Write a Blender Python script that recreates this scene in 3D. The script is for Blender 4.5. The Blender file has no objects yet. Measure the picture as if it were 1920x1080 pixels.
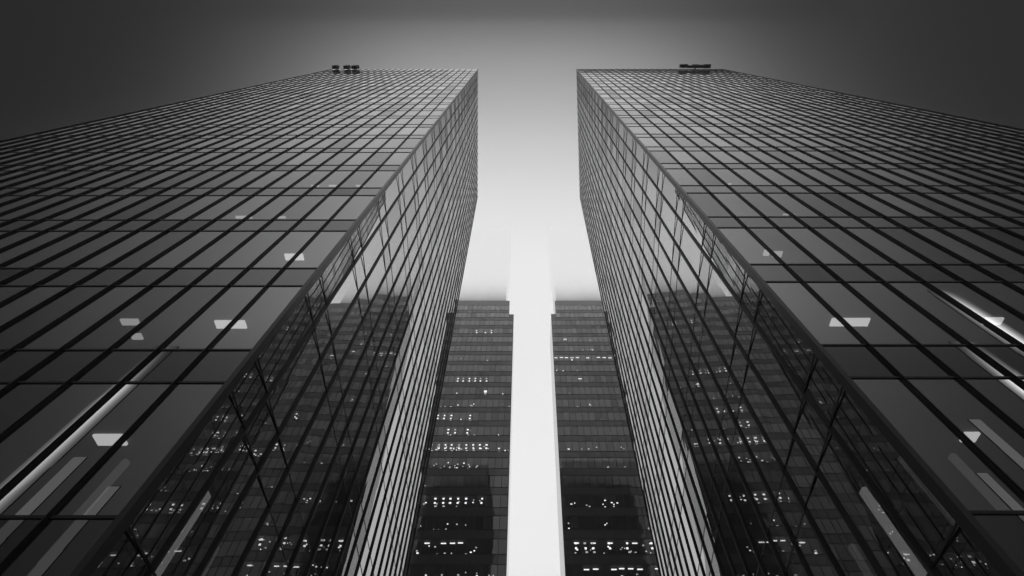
import bpy, math, random
from mathutils import Vector
rnd = random.Random(7)
sc = bpy.context.scene
COL = sc.collection

# ------------------------------------------------------------------ camera
cam = bpy.data.cameras.new('camera')
cam.sensor_width = 36.0
cam.lens = 874.24 / 1920 * 36
cam.shift_x = -8.26 / 1920
cam.clip_start = 0.1
cam.clip_end = 6000
co = bpy.data.objects.new('camera', cam); COL.objects.link(co)
co.location = (0, 0, 1.6)
co.rotation_euler = (math.radians(90 + 61.78), 0, 0)
sc.camera = co
sc.view_settings.view_transform = 'Standard'
sc.view_settings.look = 'None'
sc.view_settings.exposure = 0
sc.view_settings.gamma = 1
sc.cycles.max_bounces = 10
sc.cycles.glossy_bounces = 6
sc.cycles.diffuse_bounces = 2
sc.cycles.transparent_max_bounces = 12
sc.cycles.volume_bounces = 2

# ------------------------------------------------------------------ sky
W = bpy.data.worlds.new('World'); sc.world = W; W.use_nodes = True
nt = W.node_tree; N = nt.nodes; LK = nt.links
for n in list(N): N.remove(n)
def mk(t, **k):
    n = N.new(t)
    for a, b in k.items(): setattr(n, a, b)
    return n
def math_n(op, a, b=None, c=None, nodes=None, links=None):
    m = (nodes or N).new('ShaderNodeMath'); m.operation = op
    for i, v in enumerate((a, b, c)):
        if v is None: continue
        if isinstance(v, (int, float)): m.inputs[i].default_value = v
        else: (links or LK).new(v, m.inputs[i])
    return m.outputs[0]
def curve(out, pts, nodes=None, links=None):
    """piecewise curve of a value, x in -1..1"""
    f = (nodes or N).new('ShaderNodeFloatCurve')
    mp = math_n('MULTIPLY_ADD', out, 0.5, 0.5, nodes=nodes, links=links)
    (links or LK).new(mp, f.inputs['Value'])
    cv = f.mapping.curves[0]
    P = [((x + 1) / 2, y) for x, y in pts]
    cv.points[0].location = P[0]; cv.points[1].location = P[-1]
    for q in P[1:-1]: cv.points.new(*q)
    for q in cv.points: q.handle_type = 'AUTO_CLAMPED'
    f.mapping.update()
    return f.outputs[0]
tc = mk('ShaderNodeTexCoord')
nrm = mk('ShaderNodeVectorMath', operation='NORMALIZE'); LK.new(tc.outputs['Generated'], nrm.inputs[0])
sp = mk('ShaderNodeSeparateXYZ'); LK.new(nrm.outputs[0], sp.inputs[0])
X_, Y_, Z_ = sp.outputs
# elevation along the street axis: sine of the angle from straight up
yz = math_n('SQRT', math_n('ADD', math_n('MULTIPLY', Y_, Y_), math_n('MULTIPLY', Z_, Z_)))
T_ = math_n('DIVIDE', Y_, math_n('MAXIMUM', yz, .0001))
# luminance of the overcast sky along the street axis: dark overhead, bright fog towards the far end
axis = curve(T_, [(-1, .10), (-.85, .20), (-.65, .38), (-.5, .64), (-.3, .76), (-.16, 1.0), (-.10, 1.0), (-.082, .98), (-.070, .20), (-.062, .085),
                  (-.02, .16), (.03, .275), (.12, .44), (.22, .62), (.34, .77), (.45, .83), (.7, .84), (.85, .83), (1, .55)])
# how quickly it darkens to the sides
width = curve(T_, [(-1, .38), (-.5, .33), (-.25, .32), (-.085, .34), (-.07, .15), (0, .145), (.05, .15), (.12, .165), (.2, .21), (.3, .38), (.5, .80), (.8, 1), (1, 1)])
x2 = math_n('MULTIPLY', X_, X_)
g = math_n('EXPONENT', math_n('MULTIPLY', math_n('POWER', math_n('DIVIDE', x2, width), 1.5), -1.0))
lum = math_n('MULTIPLY_ADD', axis, g, 0.004)
# faint unevenness of the cloud layer
nz = mk('ShaderNodeTexNoise'); nz.inputs['Scale'].default_value = 2.2; nz.inputs['Detail'].default_value = 3
LK.new(nrm.outputs[0], nz.inputs['Vector'])
lum = math_n('MULTIPLY', lum, math_n('MULTIPLY_ADD', nz.outputs['Fac'], 0.12, 0.94))
sky = mk('ShaderNodeTexSky', sky_type='NISHITA', sun_disc=False)
sky.sun_elevation = math.radians(12); sky.sun_rotation = math.radians(0)
bw = mk('ShaderNodeRGBToBW'); LK.new(sky.outputs[0], bw.inputs[0])
tot = math_n('ADD', lum, math_n('MULTIPLY', bw.outputs[0], 0.0006))
below = math_n('GREATER_THAN', Z_, -0.02)
tot = math_n('MULTIPLY', tot, math_n('MULTIPLY_ADD', below, .8, .2))
cmb = mk('ShaderNodeCombineColor')
for i in range(3): LK.new(tot, cmb.inputs[i])
bg = mk('ShaderNodeBackground'); LK.new(cmb.outputs[0], bg.inputs[0]); bg.inputs[1].default_value = 1.06
wo = mk('ShaderNodeOutputWorld'); LK.new(bg.outputs[0], wo.inputs[0])
sl = bpy.data.lights.new('sun', 'SUN'); sl.energy = 0.5; sl.angle = math.radians(15)
so = bpy.data.objects.new('sun', sl); COL.objects.link(so)
so.rotation_euler = (math.radians(-78), 0, 0)      # low behind the far buildings, veiled

# ------------------------------------------------------------------ materials
def newmat(name):
    m = bpy.data.materials.new(name); m.use_nodes = True
    t = m.node_tree
    for n in list(t.nodes): t.nodes.remove(n)
    o = t.nodes.new('ShaderNodeOutputMaterial')
    return m, t, o
def grey(v): return (v, v, v, 1)
def noise(t, scale, det=3, coord='Object'):
    c = t.nodes.new('ShaderNodeTexCoord'); n = t.nodes.new('ShaderNodeTexNoise')
    n.inputs['Scale'].default_value = scale; n.inputs['Detail'].default_value = det
    t.links.new(c.outputs[coord], n.inputs['Vector']); return n.outputs['Fac']
def matte(name, v, rough=.6, var=.25, scale=1.5, metal=0, spec=.5):
    m, t, o = newmat(name)
    p = t.nodes.new('ShaderNodeBsdfPrincipled')
    p.inputs['Roughness'].default_value = rough; p.inputs['Metallic'].default_value = metal
    p.inputs['Specular IOR Level'].default_value = spec
    f = noise(t, scale)
    a = math_n('MULTIPLY_ADD', f, 2 * var * v, v * (1 - var), nodes=t.nodes, links=t.links)
    c = t.nodes.new('ShaderNodeCombineColor')
    for i in range(3): t.links.new(a, c.inputs[i])
    t.links.new(c.outputs[0], p.inputs['Base Color'])
    t.links.new(p.outputs[0], o.inputs[0])
    return m
def glass(name, ior, tint=None, base=.02, rough=0.0, dirt=.06):
    """coated facade glass: mirror by Fresnel over a tinted see-through (tint) or an opaque back panel (base)"""
    m, t, o = newmat(name)
    fr = t.nodes.new('ShaderNodeFresnel'); fr.inputs[0].default_value = ior
    gl = t.nodes.new('ShaderNodeBsdfGlossy'); gl.inputs['Roughness'].default_value = rough
    d = noise(t, .7, 4)
    k = math_n('MULTIPLY_ADD', d, dirt * 2, .93 - dirt, nodes=t.nodes, links=t.links)
    at = t.nodes.new('ShaderNodeAttribute'); at.attribute_name = 'tone'
    k = math_n('ADD', k, at.outputs['Fac'], nodes=t.nodes, links=t.links)
    c = t.nodes.new('ShaderNodeCombineColor')
    for i in range(3): t.links.new(k, c.inputs[i])
    t.links.new(c.outputs[0], gl.inputs['Color'])
    if tint is not None:
        u = t.nodes.new('ShaderNodeBsdfTransparent'); u.inputs[0].default_value = grey(tint)
    else:
        u = t.nodes.new('ShaderNodeBsdfDiffuse'); u.inputs[0].default_value = grey(base)
    mx = t.nodes.new('ShaderNodeMixShader')
    t.links.new(fr.outputs[0], mx.inputs[0]); t.links.new(u.outputs[0], mx.inputs[1]); t.links.new(gl.outputs[0], mx.inputs[2])
    t.links.new(mx.outputs[0], o.inputs[0])
    return m
def emit(name, v):
    m, t, o = newmat(name)
    e = t.nodes.new('ShaderNodeEmission'); e.inputs[0].default_value = grey(1); e.inputs[1].default_value = v
    t.links.new(e.outputs[0], o.inputs[0]); return m
M = dict(
    glass=glass('vision_glass', 4.3, tint=.40),
    spandrel=glass('spandrel_glass', 2.6, base=.012, rough=.012),
    mirror=glass('mirror_coated_glass', 10.0, tint=.5, dirt=.03), mirrorspandrel=glass('mirror_coated_spandrel', 9.0, base=.012, dirt=.03),
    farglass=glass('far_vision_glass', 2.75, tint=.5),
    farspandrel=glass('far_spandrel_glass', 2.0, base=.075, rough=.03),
    metal=matte('dark_anodised_metal', .014, .42, .2, 2.0, 0, .35),
    edge=matte('dark_trim', .02, .35, .2, 2.0, 0, .5),
    inside=matte('dark_interior', .03, .8, .3, .5),
    ceiling=matte('ceiling_tile', .10, .8, .15, .8),
    blind=matte('pale_blind', .5, .8, .12, .6),
    roof=matte('roofing', .08, .9),
    concrete=matte('pale_concrete', .70, .8, .12, .3),
    gear=matte('painted_steel', .03, .5, .3, 3),
    paving=matte('paving', .16, .85, .3, .6),
    ground=matte('asphalt', .05, .9, .3, .15),
    lamp=emit('lamp_panel', 1.5),
    faint=emit('faint_pylon_glow', .27),  # even glow standing in for daylight on the lesser added pylons
    lampdim=emit('dim_lamp_panel', .8), streakglow=emit('streak_strip', .42), streakfaint=emit('faint_streak_strip', .10),
    farlamp=emit('far_lamp', 2.8),
    fardim=emit('far_dim_lamp', 1.0),
)

# ------------------------------------------------------------------ helpers
def link_mesh(name, V, F, mat, parent=None, kind=None):
    me = bpy.data.meshes.new(name); me.from_pydata(V, [], F); me.materials.append(mat); me.update()
    o = bpy.data.objects.new(name, me); COL.objects.link(o)
    if parent is not None: o.parent = parent; o.matrix_parent_inverse.identity()
    if kind: o['kind'] = kind
    return o
def empty(name, loc, label, cat, group=None):
    e = bpy.data.objects.new(name, None); COL.objects.link(e); e.location = loc
    e['label'] = label; e['category'] = cat
    if group: e['group'] = group
    return e
BOXF = [(0, 3, 2, 1), (4, 5, 6, 7), (0, 1, 5, 4), (1, 2, 6, 5), (2, 3, 7, 6), (3, 0, 4, 7)]
class Frame:
    """maps building coordinates (x, y, z) to the world, with the building's slight lean"""
    def __init__(s, lx, ly, zr, root): s.lx, s.ly, s.zr, s.root = lx, ly, zr, root
    def w(s, x, y, z):
        return (x + s.lx * (z - s.zr) - s.root.location.x, y + s.ly * (z - s.zr) - s.root.location.y, z)
    def box(s, x0, x1, y0, y1, z0, z1, shear=None):
        """shear(y)->dx lets a box follow the splayed side wall"""
        h = shear or (lambda y: 0)
        P = [(x0 + h(y0), y0), (x1 + h(y0), y0), (x1 + h(y1), y1), (x0 + h(y1), y1)]
        return [s.w(x, y, z) for z in (z0, z1) for x, y in P]
def add_box(VF, v):
    b = len(VF[0]); VF[0].extend(v); VF[1].extend([tuple(i + b for i in f) for f in BOXF])

# projected size in the picture, to choose which hundred panes become parts of their own
def screen_area(pts):
    a = math.radians(61.78); c, s = math.cos(a), math.sin(a); q = []
    for p in pts:
        d = p[1] * c + (p[2] - 1.6) * s
        if d < .5: return 0
        q.append((960 + 8.26 + 874.24 * p[0] / d, 540 - 874.24 * (-p[1] * s + (p[2] - 1.6) * c) / d))
    cx = sum(x for x, _ in q) / len(q); cy = sum(y for _, y in q) / len(q)
    if not (-40 < cx < 1960 and -40 < cy < 1120): return 0
    return abs(sum(q[i][0] * q[i - 1][1] - q[i - 1][0] * q[i][1] for i in range(len(q)))) / 2
def panes(name, quads, mat, root, top=100):
    """quads: list of 4-point panes in root space; the largest in view are single parts, the rest one mass"""
    r = root.location
    sz = [(screen_area([(p[0] + r.x, p[1] + r.y, p[2]) for p in q]), i) for i, q in enumerate(quads)]
    sz.sort(reverse=True)
    pick = set(i for a, i in sz[:top] if a > 0)
    def tone(o):
        a = o.data.attributes.new('tone', 'FLOAT', 'FACE')
        for v in a.data: v.value = rnd.choice((rnd.gauss(.02, .03), rnd.gauss(0, .05), rnd.gauss(-.12, .08)))
    for i in sorted(pick): tone(link_mesh(name, list(quads[i]), [(0, 1, 2, 3)], mat, root))
    V, F = [], []
    for i, q in enumerate(quads):
        if i in pick: continue
        b = len(V); V.extend(q); F.append((b, b + 1, b + 2, b + 3))
    if V: tone(link_mesh(name, V, F, mat, root, 'stuff'))

# ------------------------------------------------------------------ ground
def plane(name, x0, x1, y0, y1, z, mat):
    o = link_mesh(name, [(x0, y0, z), (x1, y0, z), (x1, y1, z), (x0, y1, z)], [(0, 1, 2, 3)], mat)
    o['kind'] = 'structure'; return o
plane('ground', -3000, 3000, -3000, 3000, 0, M['ground'])
plane('plaza_paving', -70, 90, -40, 110, .004, M['paving'])

# ------------------------------------------------------------------ the two glass towers
def glass_tower(side, X1, Y1, Yf, zr, lx, ly, s, sp_, nf, wc, ncol, nin, roofz, lights, label, first):
    """side -1 = its inner wall looks to +x; X1,Y1 front inner corner; wc column width; sp_ storey height"""
    g = side
    root = empty('glass_tower', (X1 + lx * (0 - zr), Y1 + ly * (0 - zr), 0), label, 'tower', 'twin glass towers')
    fr = Frame(lx, ly, zr, root)
    inner = lambda y: s * (y - Y1)          # splay of the side wall
    X2 = X1 + g * wc * ncol
    wi = (Yf - Y1) / nin
    zs = [zr + sp_ * k for k in range(first, nf + 1)]      # bottoms of the window bands
    SPH = .27 * sp_
    jit = lambda a=.0012: rnd.uniform(-a, a)
    vis, spn, visin, spnin = [], [], [], []
    ztop = roofz
    for z in zs:
        zc = min(z + sp_ - SPH, ztop - .3)
        for c in range(ncol):
            xa, xb = X1 + g * wc * c, X1 + g * wc * (c + 1)
            for lst, z0, z1 in ((vis, z, zc), (spn, z - SPH, z)):
                a = .0009
                q = [fr.w(xa, Y1 + jit(a), z0), fr.w(xb, Y1 + jit(a), z0), fr.w(xb, Y1 + jit(a), z1), fr.w(xa, Y1 + jit(a), z1)]
                if g < 0: q = [q[1], q[0], q[3], q[2]]
                lst.append(q)
        for c in range(nin):
            # the three bays next to the corner are set at a slight angle and mirror the tower opposite
            tw = -g * 0 + (.062, .055, .03)[c] if c < 3 else 0
            ya, yb = Y1 + wi * c, Y1 + wi * (c + 1)
            for lst, z0, z1 in ((visin, z, zc), (spnin, z - SPH, z)):
                a = .003
                q = [fr.w(X1 + inner(ya) + g * tw + jit(a), ya, z0), fr.w(X1 + inner(yb) + jit(a), yb, z0),
                     fr.w(X1 + inner(yb) + jit(a), yb, z1), fr.w(X1 + inner(ya) + g * tw + jit(a), ya, z1)]
                if g > 0: q = [q[1], q[0], q[3], q[2]]
                lst.append(q)
    panes('window', vis, M['glass'], root, 60)
    panes('spandrel_panel', spn, M['spandrel'], root, 60)
    panes('window', visin, M['mirror'], root, 40)
    panes('spandrel_panel', spnin, M['mirrorspandrel'], root, 40)
    # parapet band
    V, F = [], []
    zl = zs[-1] + sp_ - SPH
    add_box((V, F), fr.box(*sorted((X1, X2)), Y1 - .02, Y1 + .25, zl + .06, ztop))
    link_mesh('parapet', V, F, M['spandrel'], root)
    V, F = [], []
    xa, xb = sorted((X1 - g * .02, X1 + g * .25))
    add_box((V, F), fr.box(xa, xb, Y1 + .27, Yf, zl + .06, ztop - .003, inner))
    link_mesh('parapet', V, F, M['spandrel'], root)
    # vertical fins
    D, Wf, zb = .052, .020, zs[0] - SPH
    for c in range(1, ncol + 1):
        x = X1 + g * wc * c; V, F = [], []
        add_box((V, F), fr.box(x - Wf, x + Wf, Y1 - D, Y1 + .05, zb, ztop + .55))
        add_box((V, F), fr.box(x - Wf * .45, x + Wf * .45, Y1 - D - .02, Y1 - D - .001, zb, ztop + .12))
        link_mesh('mullion', V, F, M['metal'], root)
    for c in range(1, nin + 1):
        y = Y1 + wi * c; V, F = [], []
        xa, xb = sorted((X1 - g * .064, X1 + g * .05))
        add_box((V, F), fr.box(xa, xb, y - .025, y + .025, zb, ztop + .12, lambda t, y=y: inner(y)))
        link_mesh('mullion', V, F, M['metal'], root)
    # corner post
    V, F = [], []
    xa, xb = sorted((X1 - g * .06, X1 + g * .05))
    add_box((V, F), fr.box(xa, xb, Y1 - .06, Y1 + .14, zb, ztop + .14))
    link_mesh('corner_post', V, F, M['edge'], root)
    # horizontal rails above and below every spandrel, round both faces
    h = .025
    for z in zs:
        for zz in (z, z - SPH):
            V, F = [], []
            xa, xb = sorted((X1 + g * .06, X2))
            add_box((V, F), fr.box(xa, xb, Y1 - .022, Y1 + .04, zz - h, zz + h))
            xa, xb = sorted((X1 - g * .012, X1 + g * .012))
            add_box((V, F), fr.box(xa, xb, Y1 + .15, Yf, zz - .015, zz + .015, inner))
            link_mesh('transom', V, F, M['metal'], root)
    # floors and ceilings
    for z in zs:
        V, F = [], []
        xa, xb = sorted((X1 + g * .12, X2 - g * .3))
        Vs = fr.box(xa, xb, Y1 + .12, Yf - .3, z - SPH, z - .02, lambda y: inner(y) if g < 0 and False else 0)
        # follow the splay on the inner side only
        if g < 0: P = [(X2 + .3, Y1 + .12), (X1 - .12 + inner(Y1), Y1 + .12), (X1 - .12 + inner(Yf), Yf - .3), (X2 + .3, Yf - .3)]
        else: P = [(X1 + .12 + inner(Y1), Y1 + .12), (X2 - .3, Y1 + .12), (X2 - .3, Yf - .3), (X1 + .12 + inner(Yf), Yf - .3)]
        Vs = [fr.w(x, y, q) for q in (z - SPH, z - .02) for x, y in P]
        add_box((V, F), Vs)
        link_mesh('floor_slab', V, F, M['ceiling'], root)
    # service core and outer walls
    V, F = [], []
    xa, xb = sorted((X1 + g * 5.5, X2 - g * 3))
    add_box((V, F), fr.box(xa, xb, Y1 + 5, Yf - 4, 0, ztop - .4))
    link_mesh('core_wall', V, F, M['inside'], root)
    V, F = [], []
    xa, xb = sorted((X2, X2 - g * .2))
    add_box((V, F), fr.box(xa, xb, Y1 + .06, Yf, zb, ztop))
    link_mesh('outer_wall', V, F, M['spandrel'], root)
    xa, xb = sorted((X1 + inner(Yf), X2)); V, F = [], []
    add_box((V, F), fr.box(xa, xb, Yf + .001, Yf + .25, zb, ztop))
    link_mesh('rear_wall', V, F, M['spandrel'], root)
    V, F = [], []
    xa, xb = sorted((X1 + g * .3, X2 - g * .22))
    P = sorted([(X1 + g * .3, X2 - g * .22)])
    if g < 0: R = [(X2 + .22, Y1 + .27), (X1 - .3, Y1 + .27), (X1 - .3 + inner(Yf), Yf - .01), (X2 + .22, Yf - .01)]
    else: R = [(X1 + .3, Y1 + .27), (X2 - .22, Y1 + .27), (X2 - .22, Yf - .01), (X1 + .3 + inner(Yf), Yf - .01)]
    add_box((V, F), [fr.w(x, y, q) for q in (ztop - .5, ztop - .3) for x, y in R])
    link_mesh('roof', V, F, M['roof'], root)
    # lobby storey
    V, F = [], []
    if g < 0: R = [(X2 + .5, Y1 + 1.2), (X1 - 1.2, Y1 + 1.2), (X1 - 1.2 + inner(Yf), Yf - .6), (X2 + .5, Yf - .6)]
    else: R = [(X1 + 1.2, Y1 + 1.2), (X2 - .5, Y1 + 1.2), (X2 - .5, Yf - .6), (X1 + 1.2 + inner(Yf), Yf - .6)]
    add_box((V, F), [fr.w(x, y, q) for q in (0.02, zb) for x, y in R])
    link_mesh('lobby_wall', V, F, M['spandrel'], root)
    # ceiling lights: (storey, distance from corner, distance behind the glass, length, width)
    for li, (k, dx, dy, lw, ld) in enumerate(lights):
        zc = zr + sp_ * (k - .27) - .012
        if dy < 0: continue
        V, F = [], []
        x = X1 + g * dx
        add_box((V, F), fr.box(x - lw / 2, x + lw / 2, Y1 + dy, Y1 + dy + ld, zc - .05, zc))
        link_mesh('ceiling_light', V, F, M['lamp'] if li in (0, 3, 4) else M['lampdim'], root)
    # added glowing strips behind the side glass, in place of streaks reflected there
    for dx, ya, yb, z0, z1, m in ((.60, 2.10, 2.29, zr + .02, zr + 2.1, 'streakglow'), (.9, 1.1, 1.22, zr + .02, zr + 2.0, 'streakfaint'), (.75, 3.6, 3.75, zr + .02, zr + 1.9, 'streakfaint'),
                                  (1.2, .5, .62, zr + .02, zr + 1.5, 'streakfaint')):
        V, F = [], []
        xa, xb = sorted((X1 + g * dx, X1 + g * (dx + .08)))
        add_box((V, F), fr.box(xa, xb, Y1 + ya, Y1 + yb, z0, z1))
        link_mesh('added_glow_strip', V, F, M[m], root)
    return root, fr
LL = [(2, 2.43, 1.1, .86, .26), (2, 5.3, 1.05, .5, .2), (2, 5.3, 1.55, .3, .2), (1, 3.0, 1.38, .62, .3), (3, 2.17, .86, .66, .25),
      (4, 6.0, .9, .7, .12), (4, 4.43, .92, .5, .09), (5, 4.3, .72, .4, .08), (5, 3.4, .72, .4, .08), (5, 2.0, .72, .4, .08),
      (1, 6.4, 2.2, .5, .3)]
LR = [(2, 2.76, 1.12, 1.05, .25), (3, 2.4, .86, .3, .22), (3, 2.0, .8, .2, .22), (2, 6.74, 1.1, .5, .22), (1, 3.08, 1.4, .3, .25),
      (5, 3.3, .72, .4, .05), (4, 4.6, .9, .5, .05)]
tl, frl = glass_tower(-1, -5.706, 6.134, 30.0, 5.986, -.0151, -.0114, -.0417, 4.05, 21, 1.07, 25, 19, 5.986 + 4.05 * 22.25, LL,
    'dark glass office tower on the left, with three boxes hanging at its roof edge', -1)
tr, frr = glass_tower(1, 6.18, 5.801, 30.0, 5.817, .0543, -.0073, .0905, 3.955, 22, 1.08, 25, 19, 5.817 + 3.955 * 23.1, LR,
    'dark glass office tower on the right, with a long cleaning cradle at its roof edge', -1)

# ------------------------------------------------------------------ far towers
def far_tower(g, Xe, lean, Yb, depth, width, zb, ztop, zstep, Xs, blinds, litrows, label):
    root = empty('office_block', (Xe, Yb, 0), label, 'office block', 'far office blocks')
    fr = Frame(lean, 0, 0, root)
    sp_, SPH, wc = 4.0, 1.5, 1.32
    ncol = int(width / wc)
    vis, spn = [], []
    zs = [zb + sp_ * k for k in range(-9, 40) if zb + sp_ * k < ztop - 2]
    mulV, mulF = [], []
    bl = ([], [])
    for z in zs:
        up = z + sp_ > zstep + .5
        for c in range(ncol):
            x0, x1 = Xe + g * wc * c, Xe + g * wc * (c + 1)
            if up and abs(x0 - Xe) < abs(Xs - Xe) - .3: continue
            zt = min(z + sp_ - SPH, ztop)
            for lst, a, b in ((vis, z, zt), (spn, z - SPH, z)):
                j = lambda: rnd.uniform(-.004, .004)
                q = [fr.w(x0, Yb + j(), a), fr.w(x1, Yb + j(), a), fr.w(x1, Yb + j(), b), fr.w(x0, Yb + j(), b)]
                if g < 0: q = [q[1], q[0], q[3], q[2]]
                lst.append(q)
            if blinds(z, c):
                xa, xb = sorted((x0 + g * .05, x1 - g * .05)); dz = rnd.choice((0, 0, 0, .6, 1.1))
                add_box(bl, fr.box(xa, xb, Yb + .25, Yb + .29, z + dz, zt))
    panes('window', vis, M['farglass'], root)
    panes('spandrel_panel', spn, M['farspandrel'], root)
    if bl[0]: link_mesh('blind', bl[0], bl[1], M['blind'], root, 'stuff')
    for xe, z0, z1 in ((Xs, zs[-1] + 2.5, ztop), ):
        V, F = [], []
        xa, xb = sorted((xe, Xe + g * wc * ncol)); add_box((V, F), fr.box(xa, xb, Yb - .01, Yb + .04, z0 + .06, z1 + .12))
        link_mesh('parapet', V, F, M['farspandrel'], root)
    zq = [z for z in zs if z + sp_ <= zstep + .5][-1] + sp_ - SPH
    V, F = [], []
    xa, xb = sorted((Xe, Xs)); add_box((V, F), fr.box(xa, xb, Yb - .012, Yb + .04, zq, zstep + .12))
    link_mesh('parapet', V, F, M['farspandrel'], root)
    # slender mullions
    for c in range(0, ncol + 1):
        x = Xe + g * wc * c; V, F = [], []
        zt = zstep if abs(x - Xe) < abs(Xs - Xe) - .1 else ztop
        add_box((V, F), fr.box(x - .03, x + .03, Yb - .06, Yb + .02, 0, zt))
        link_mesh('mullion', V, F, M['metal'], root)
    for z in zs:
        V, F = [], []
        xe = Xe if z < zstep else Xs
        xa, xb = sorted((xe, Xe + g * wc * ncol))
        add_box((V, F), fr.box(xa, xb, Yb - .04, Yb + .02, z - .05, z + .05))
        add_box((V, F), fr.box(xa, xb, Yb - .04, Yb + .02, z - SPH - .05, z - SPH + .05))
        link_mesh('transom', V, F, M['metal'], root)
        V, F = [], []
        xa, xb = sorted((xe + g * .3, Xe + g * (wc * ncol - .3)))
        add_box((V, F), fr.box(xa, xb, Yb + .3, Yb + depth - .3, z - SPH, z - .1))
        link_mesh('floor_slab', V, F, M['ceiling'], root)
    # side wall towards the gap, back, roof
    X2 = Xe + g * wc * ncol
    for nm, xe, z0, z1 in (('side_wall', Xe, 0, zstep), ('side_wall', Xs, zstep, ztop)):
        V, F = [], []
        xa, xb = sorted((xe, xe + g * .25))
        add_box((V, F), fr.box(xa, xb, Yb + .03, Yb + depth, z0, z1))
        link_mesh(nm, V, F, M['farspandrel'], root)
    V, F = [], []
    xa, xb = sorted((Xe + g * 8, X2)); add_box((V, F), fr.box(xa, xb, Yb + 5, Yb + depth - .4, 0, zstep - 1))
    link_mesh('core_wall', V, F, M['inside'], root)
    V, F = [], []
    xa, xb = sorted((Xe + g * .26, X2)); add_box((V, F), fr.box(xa, xb, Yb + depth - .2, Yb + depth, 0, zstep))
    link_mesh('rear_wall', V, F, M['farspandrel'], root)
    V, F = [], []
    xa, xb = sorted((Xs + g * .26, X2)); add_box((V, F), fr.box(xa, xb, Yb + .05, Yb + depth, ztop - .3, ztop + .1))
    xa, xb = sorted((Xe + g * .26, Xs)); add_box((V, F), fr.box(xa, xb, Yb + .05, Yb + depth, zstep - .3, zstep + .1))
    link_mesh('roof', V, F, M['roof'], root)
    # lit lamps just behind the glass
    lamps = []
    for zi, c0, c1, kind, p in litrows:
        z = zb + sp_ * zi; zc = z + sp_ - SPH
        for c in range(c0, c1):
            if rnd.random() > p: continue
            x = Xe + g * wc * (c + .5) + rnd.uniform(-.12, .12)
            if kind == 'dots':
                lamps.append((x, .6, zc - .3, rnd.uniform(.26, .38), .24, rnd.choice(('farlamp', 'farlamp', 'fardim')))); lamps.append((x + rnd.uniform(-.1, .1), .7, zc - 1.05, .32, .26, 'farlamp'))
                if rnd.random() < .3: lamps.append((x + .2, .8, zc - 1.6, .4, .2, 'fardim'))
            elif kind == 'bars':
                lamps.append((x, .6, zc - .3 + rnd.uniform(-.1, .1), .8, .13, 'farlamp'))
            elif kind == 'big':
                lamps.append((x, .6, zc - .8, .6, .6, 'farlamp')); lamps.append((x, .7, zc - 1.6, .4, .3, 'farlamp'))
            elif kind == 'spots':
                for _ in range(rnd.choice((1, 2, 3))):
                    lamps.append((x + rnd.uniform(-.5, .5), rnd.uniform(.5, 1.2), z + rnd.uniform(.15, 1.9), rnd.uniform(.12, .32), rnd.uniform(.1, .2), rnd.choice(('farlamp', 'fardim', 'fardim'))))
    for i, (x, dy, z, w, h, m) in enumerate(lamps):
        if i >= 100: break
        V, F = [], []
        add_box((V, F), fr.box(x - w / 2, x + w / 2, Yb + dy, Yb + dy + .1, z - h / 2, z + h / 2))
        link_mesh('ceiling_lamp', V, F, M[m], root)
    if len(lamps) > 100:
        for m in ('farlamp', 'fardim'):
            VF = ([], [])
            for (x, dy, z, w, h, mm) in lamps[100:]:
                if mm == m: add_box(VF, fr.box(x - w / 2, x + w / 2, Yb + dy, Yb + dy + .1, z - h / 2, z + h / 2))
            if VF[0]: link_mesh('ceiling_lamp', VF[0], VF[1], M[m], root, 'stuff')
    return root, fr
def bl_left(z, c):
    if c < 3: return z > 46
    if z > 92: return rnd.random() < .5
    if z > 66: return rnd.random() < .35
    return False
def bl_right(z, c):
    if 56 < z < 62: return rnd.random() < .8
    return rnd.random() < (.25 if z > 60 else .05)
RL = [(k, 1, 13, 'spots', .4) for k in (14, 11, 9, 7, 6, 3, -1, -2)] + [
      (15, 1, 9, 'dots', .9), (16, 1, 8, 'spots', .4), (13, 2, 9, 'spots', .4), (12, 3, 11, 'spots', .8), (10, 0, 13, 'dots', 1),
      (9, 1, 6, 'big', .5), (8, 0, 12, 'spots', .9), (7, 1, 12, 'dots', .9), (6, 1, 12, 'dots', 1), (5, 0, 13, 'dots', 1), (5, 0, 13, 'spots', 1),
      (5, 0, 13, 'spots', 1), (4, 4, 12, 'spots', 1), (4, 4, 12, 'spots', 1), (2, 3, 14, 'dots', .6), (2, 1, 14, 'spots', 1), (1, 4, 14, 'spots', 1), (1, 6, 13, 'bars', .4),
      (0, 5, 13, 'bars', .5), (0, 3, 14, 'spots', .7), (-1, 2, 12, 'spots', .2)]
RR = [(k, 0, 14, 'spots', .38) for k in (11, 6, 4, 3, 2, 1, -2)] + [
      (14, 2, 5, 'bars', .6), (14, 2, 9, 'spots', .5), (13, 3, 9, 'spots', .5), (12, 0, 16, 'bars', 1), (12, 3, 7, 'dots', .8), (10, 3, 5, 'bars', .5), (9, 2, 9, 'spots', .5), (8, 2, 9, 'spots', .9),
      (7, 3, 9, 'spots', .7), (6, 3, 9, 'spots', .5), (5, 0, 10, 'spots', .6), (0, 1, 12, 'bars', .6), (0, 1, 14, 'spots', 1), (0, 1, 14, 'dots', .5), (-1, 2, 12, 'bars', .6), (-1, 2, 12, 'spots', .5),
      (14, 12, 26, 'spots', .6), (12, 14, 26, 'spots', .9), (9, 12, 26, 'spots', .6), (7, 12, 26, 'dots', .5), (5, 12, 26, 'dots', .8), (5, 12, 26, 'spots', .8), (3, 12, 26, 'spots', .9), (2, 14, 26, 'spots', .5), (0, 12, 26, 'dots', .5)]
fl, ffl = far_tower(-1, -1.88, .0096, 69.0, 14, 34, 44.77, 122.0, 114.3, -3.2, bl_left, RL,
    'far dark office block left of the bright gap, many storeys lit by rows of lamps')
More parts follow.
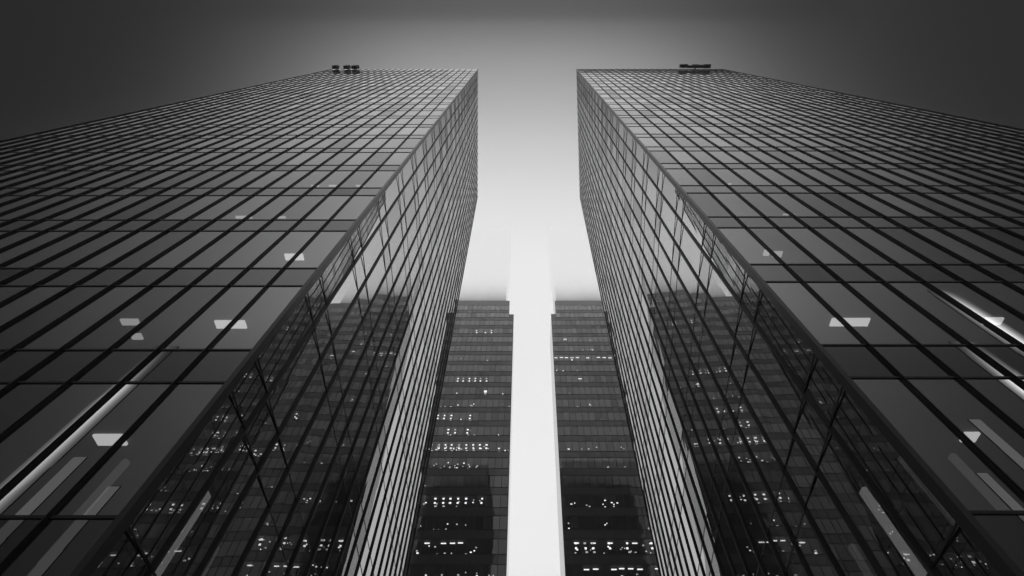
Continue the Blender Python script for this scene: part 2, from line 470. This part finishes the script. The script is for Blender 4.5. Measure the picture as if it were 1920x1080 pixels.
f2, ff2 = far_tower(1, 5.6, .037, 69.0, 10, 34, 44.77, 122.0, 114.5, 6.92, bl_right, RR,
    'far dark office block right of the bright gap, one bright lamp row near its top')

# ------------------------------------------------------------------ roof gear
def bar(fr, VF, x0, x1, y0, y1, z0, z1): add_box(VF, fr.box(*sorted((x0, x1)), *sorted((y0, y1)), *sorted((z0, z1))))
def part(fr, name, boxes, mat, root):
    VF = ([], [])
    for b in boxes: bar(fr, VF, *b)
    return link_mesh(name, VF[0], VF[1], mat, root)
zt = 5.986 + 4.05 * 22.25
for dx, w, h, lab in ((24.0, .85, 1.0, 'leftmost and smallest of the three dark boxes hanging at the left tower roof edge'),
                      (21.9, .75, 1.5, 'tall narrow middle one of the three dark boxes at the left tower roof edge'),
                      (20.4, .95, 1.4, 'widest dark box, nearest the tower corner, hanging at the left tower roof edge')):
    x = -5.706 - dx - 1.9; y = 6.134
    wx, wy, _ = (x + frl.lx * (zt - frl.zr), y + frl.ly * (zt - frl.zr), 0)
    r = empty('hanging_cabinet', (wx, wy, zt - .6), lab, 'roof cabinet', 'boxes at the left tower roof edge')
    f0 = Frame(0, 0, 0, r)
    f0.w = lambda a, b, c, wx=wx, wy=wy: (a, b, c)
    part(f0, 'cabinet', [(-w / 2, w / 2, -.68, -.12, -h * .6, h * .4)], M['gear'], r)
    part(f0, 'lid', [(-w / 2 - .04, w / 2 + .04, -.72, -.1, h * .4 + .002, h * .4 + .06)], M['metal'], r)
    part(f0, 'davit_arm', [(-.06, .06, -.12, 1.2, .7, .84), (w / 2 + .01, w / 2 + .35, -.5, -.35, -.1, .02)], M['gear'], r)
wx, wy = 6.18 + frr.lx * (5.817 + 3.955 * 23.1 - frr.zr), 5.801 + frr.ly * (5.817 + 3.955 * 23.1 - frr.zr)
zt2 = 5.817 + 3.955 * 23.1
r = empty('cleaning_cradle', (wx + 22.0, wy, zt2 - .3), 'long dark facade cleaning cradle with two end cabinets at the right tower roof edge', 'cleaning cradle')
f0 = Frame(0, 0, 0, r); f0.w = lambda a, b, c: (a, b, c)
part(f0, 'platform', [(-1.6, 2.1, -.62, -.25, -.7, -.55), (-1.6, 2.1, -.64, -.60, -.55, -.1), (-1.6, 2.1, -.27, -.23, -.55, -.1)], M['gear'], r)
part(f0, 'end_cabinet', [(-2.9, -1.5, -.85, -.25, -.25, .45)], M['gear'], r)
part(f0, 'end_cabinet', [(1.5, 2.6, -.85, -.2, -.5, .35)], M['gear'], r)
part(f0, 'boom', [(-.6, .6, -.80, -.66, .2, .5), (0.6, 1.4, -.75, -.62, .05, .2), (-.1, .1, -.66, 1.6, .1, .3)], M['gear'], r)
part(f0, 'railing', [(-1.6, 2.1, -.66, -.63, .0, .05)] + [(x, x + .05, -.66, -.63, -.1, .0) for x in (-1.2, -.6, 0, .6, 1.2, 1.8)], M['metal'], r)
part(f0, 'hanger', [(-2.2, -2.12, -.3, 1.0, .2, .3), (2.0, 2.08, -.3, 1.0, .2, .3)], M['gear'], r)

# ------------------------------------------------------------------ invented glowing pylons behind the viewer, added to mirror streaks in the front glass
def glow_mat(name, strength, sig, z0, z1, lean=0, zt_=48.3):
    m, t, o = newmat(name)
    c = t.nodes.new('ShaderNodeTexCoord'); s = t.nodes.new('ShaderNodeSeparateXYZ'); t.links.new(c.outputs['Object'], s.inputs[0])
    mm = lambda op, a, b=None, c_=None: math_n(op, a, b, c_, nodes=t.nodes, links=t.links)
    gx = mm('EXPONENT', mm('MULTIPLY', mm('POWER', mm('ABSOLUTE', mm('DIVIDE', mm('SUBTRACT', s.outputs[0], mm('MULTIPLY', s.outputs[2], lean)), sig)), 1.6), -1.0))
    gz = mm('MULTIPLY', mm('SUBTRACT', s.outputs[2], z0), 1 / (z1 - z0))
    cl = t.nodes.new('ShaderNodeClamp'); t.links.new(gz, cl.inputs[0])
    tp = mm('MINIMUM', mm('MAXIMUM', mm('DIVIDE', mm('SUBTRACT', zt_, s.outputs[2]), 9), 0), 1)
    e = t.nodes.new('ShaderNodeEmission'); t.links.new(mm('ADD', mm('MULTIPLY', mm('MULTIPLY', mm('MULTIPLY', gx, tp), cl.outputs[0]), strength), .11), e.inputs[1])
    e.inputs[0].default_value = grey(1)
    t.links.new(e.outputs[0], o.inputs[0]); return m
def pylon(x, y, w, h, lab, glow=None, lean=0):
    r = empty('pylon', (x, y, 0), lab, 'pylon', 'made-up pylons behind the viewer')
    V, F = [], []
    b = [(-w / 2, 0), (w / 2, 0), (w / 2, -.12), (-w / 2, -.12)]
    add_box((V, F), [(px_ + lean * z, py_, z) for z in (0, h) for px_, py_ in b])
    link_mesh('shaft', V, F, M['concrete'] if not glow else M['metal'], r)
    V, F = [], []
    add_box((V, F), [(px_ * 1.8, py_ * 8 + .45, z) for z in (0.004, .9) for px_, py_ in b])
    link_mesh('footing', V, F, M['concrete'], r)
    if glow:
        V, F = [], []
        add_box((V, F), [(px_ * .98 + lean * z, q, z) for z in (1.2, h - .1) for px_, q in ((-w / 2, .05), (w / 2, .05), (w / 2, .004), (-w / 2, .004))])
        link_mesh('added_glow_strip', V, F, glow, r)
    return r
pylon(-42.9, -22, 2.8, 48.1, 'tall softly glowing added pylon mirrored low in the left tower front', glow_mat('soft_glow', 1.9, .7, 4, 40))
pylon(-39.7, -22, 1.15, 31.2, 'faintly glowing added pylon right beside the brighter one mirrored in the left tower', M['faint'])
pylon(-34.5, -22, 1.0, 28.2, 'shortest added pylon, faintly glowing, mirrored beside the left tower corner', M['faint'])
pylon(58.9, -22, 3.8, 61.5, 'tallest glowing added pylon mirrored in the right tower front', glow_mat('soft_glow_tall', 3.8, .9, 10, 56, .055, 61.7), .055)
pylon(52.3, -22, 3.2, 48.8, 'second glowing added pylon mirrored in the right tower, the lower of two', glow_mat('soft_glow_low', 3.6, .85, 10, 42, .055, 49), .055)
pylon(44.0, -22, 1.1, 35.6, 'faintly glowing added pylon mirrored in the lowest windows of the right tower', M['faint'], .03)
pylon(39.4, -22, .9, 29.3, 'narrow short added pylon, faintly glowing, mirrored nearest the right tower corner', M['faint'], .03)

# ------------------------------------------------------------------ taller blocks lost in cloud above the far roofs
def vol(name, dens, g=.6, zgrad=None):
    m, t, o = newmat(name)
    # g is the glow given to the vapour, in place of scattered sky light
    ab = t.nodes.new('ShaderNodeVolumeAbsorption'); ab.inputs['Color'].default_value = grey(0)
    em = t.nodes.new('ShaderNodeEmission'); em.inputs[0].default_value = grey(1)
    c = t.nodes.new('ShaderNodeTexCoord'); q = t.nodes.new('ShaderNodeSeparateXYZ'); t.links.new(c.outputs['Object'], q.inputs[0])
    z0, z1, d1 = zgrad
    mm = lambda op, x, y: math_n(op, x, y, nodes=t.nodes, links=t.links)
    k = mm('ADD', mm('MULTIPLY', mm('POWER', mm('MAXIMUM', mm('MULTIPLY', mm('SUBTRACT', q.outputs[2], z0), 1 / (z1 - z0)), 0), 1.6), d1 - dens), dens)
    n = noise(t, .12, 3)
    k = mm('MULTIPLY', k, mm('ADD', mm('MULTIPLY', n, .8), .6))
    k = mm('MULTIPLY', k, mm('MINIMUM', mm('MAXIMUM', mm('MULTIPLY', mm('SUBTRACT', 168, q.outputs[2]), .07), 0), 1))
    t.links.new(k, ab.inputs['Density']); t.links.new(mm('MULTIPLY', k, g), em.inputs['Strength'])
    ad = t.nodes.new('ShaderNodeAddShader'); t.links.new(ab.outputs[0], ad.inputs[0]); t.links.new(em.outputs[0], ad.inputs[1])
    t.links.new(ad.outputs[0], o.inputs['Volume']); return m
def tall_block(g, x0, lean, label):
    root = empty('tall_block', (x0, 70.2, 122), label, 'office block', 'taller blocks fading into cloud')
    fr = Frame(lean, 0, 122, root); fr.w = lambda x, y, z, r=root: (x + lean * z, y, z)
    part(fr, 'facade', [(0, g * 26, 0, 10, .2, 44)], M['farspandrel'], root)
    for i in range(14):
        part(fr, 'mullion', [(g * (.02 + i * 1.32), g * (.10 + i * 1.32), -.08, -.003, .25, 44)], M['metal'], root)
    for i in range(10):
        part(fr, 'transom', [(0, g * 26, -.06, -.004, 2.4 + 4 * i, 2.5 + 4 * i)], M['metal'], root)
    return root
tall_block(-1, -3.2, .0096, 'pale taller block above the far left roof, vanishing upward into cloud')
tall_block(1, 11.9, .037, 'pale taller block above the far right roof, vanishing upward into cloud')
cm = vol('glowing_cloud_vapour', .15, .82, (122.5, 148, .34))
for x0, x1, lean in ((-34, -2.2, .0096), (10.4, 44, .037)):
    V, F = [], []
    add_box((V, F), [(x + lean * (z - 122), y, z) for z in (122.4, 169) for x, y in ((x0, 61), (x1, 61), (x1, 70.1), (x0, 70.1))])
    o = link_mesh('glowing_low_cloud', V, F, cm); o['kind'] = 'stuff'

def haze(dens):
    m, t, o = newmat('haze_air')
    v = t.nodes.new('ShaderNodeVolumePrincipled'); v.inputs['Color'].default_value = grey(.95); v.inputs['Density'].default_value = dens
    v.inputs['Anisotropy'].default_value = .35
    t.links.new(v.outputs[0], o.inputs['Volume'])
    V, F = [], []
    add_box((V, F), [(x, y, z) for z in (-1, 171) for x, y in ((-90, -60), (110, -60), (110, 130), (-90, 130))])
    ob = link_mesh('haze', V, F, m); ob['kind'] = 'stuff'
haze(.0006)
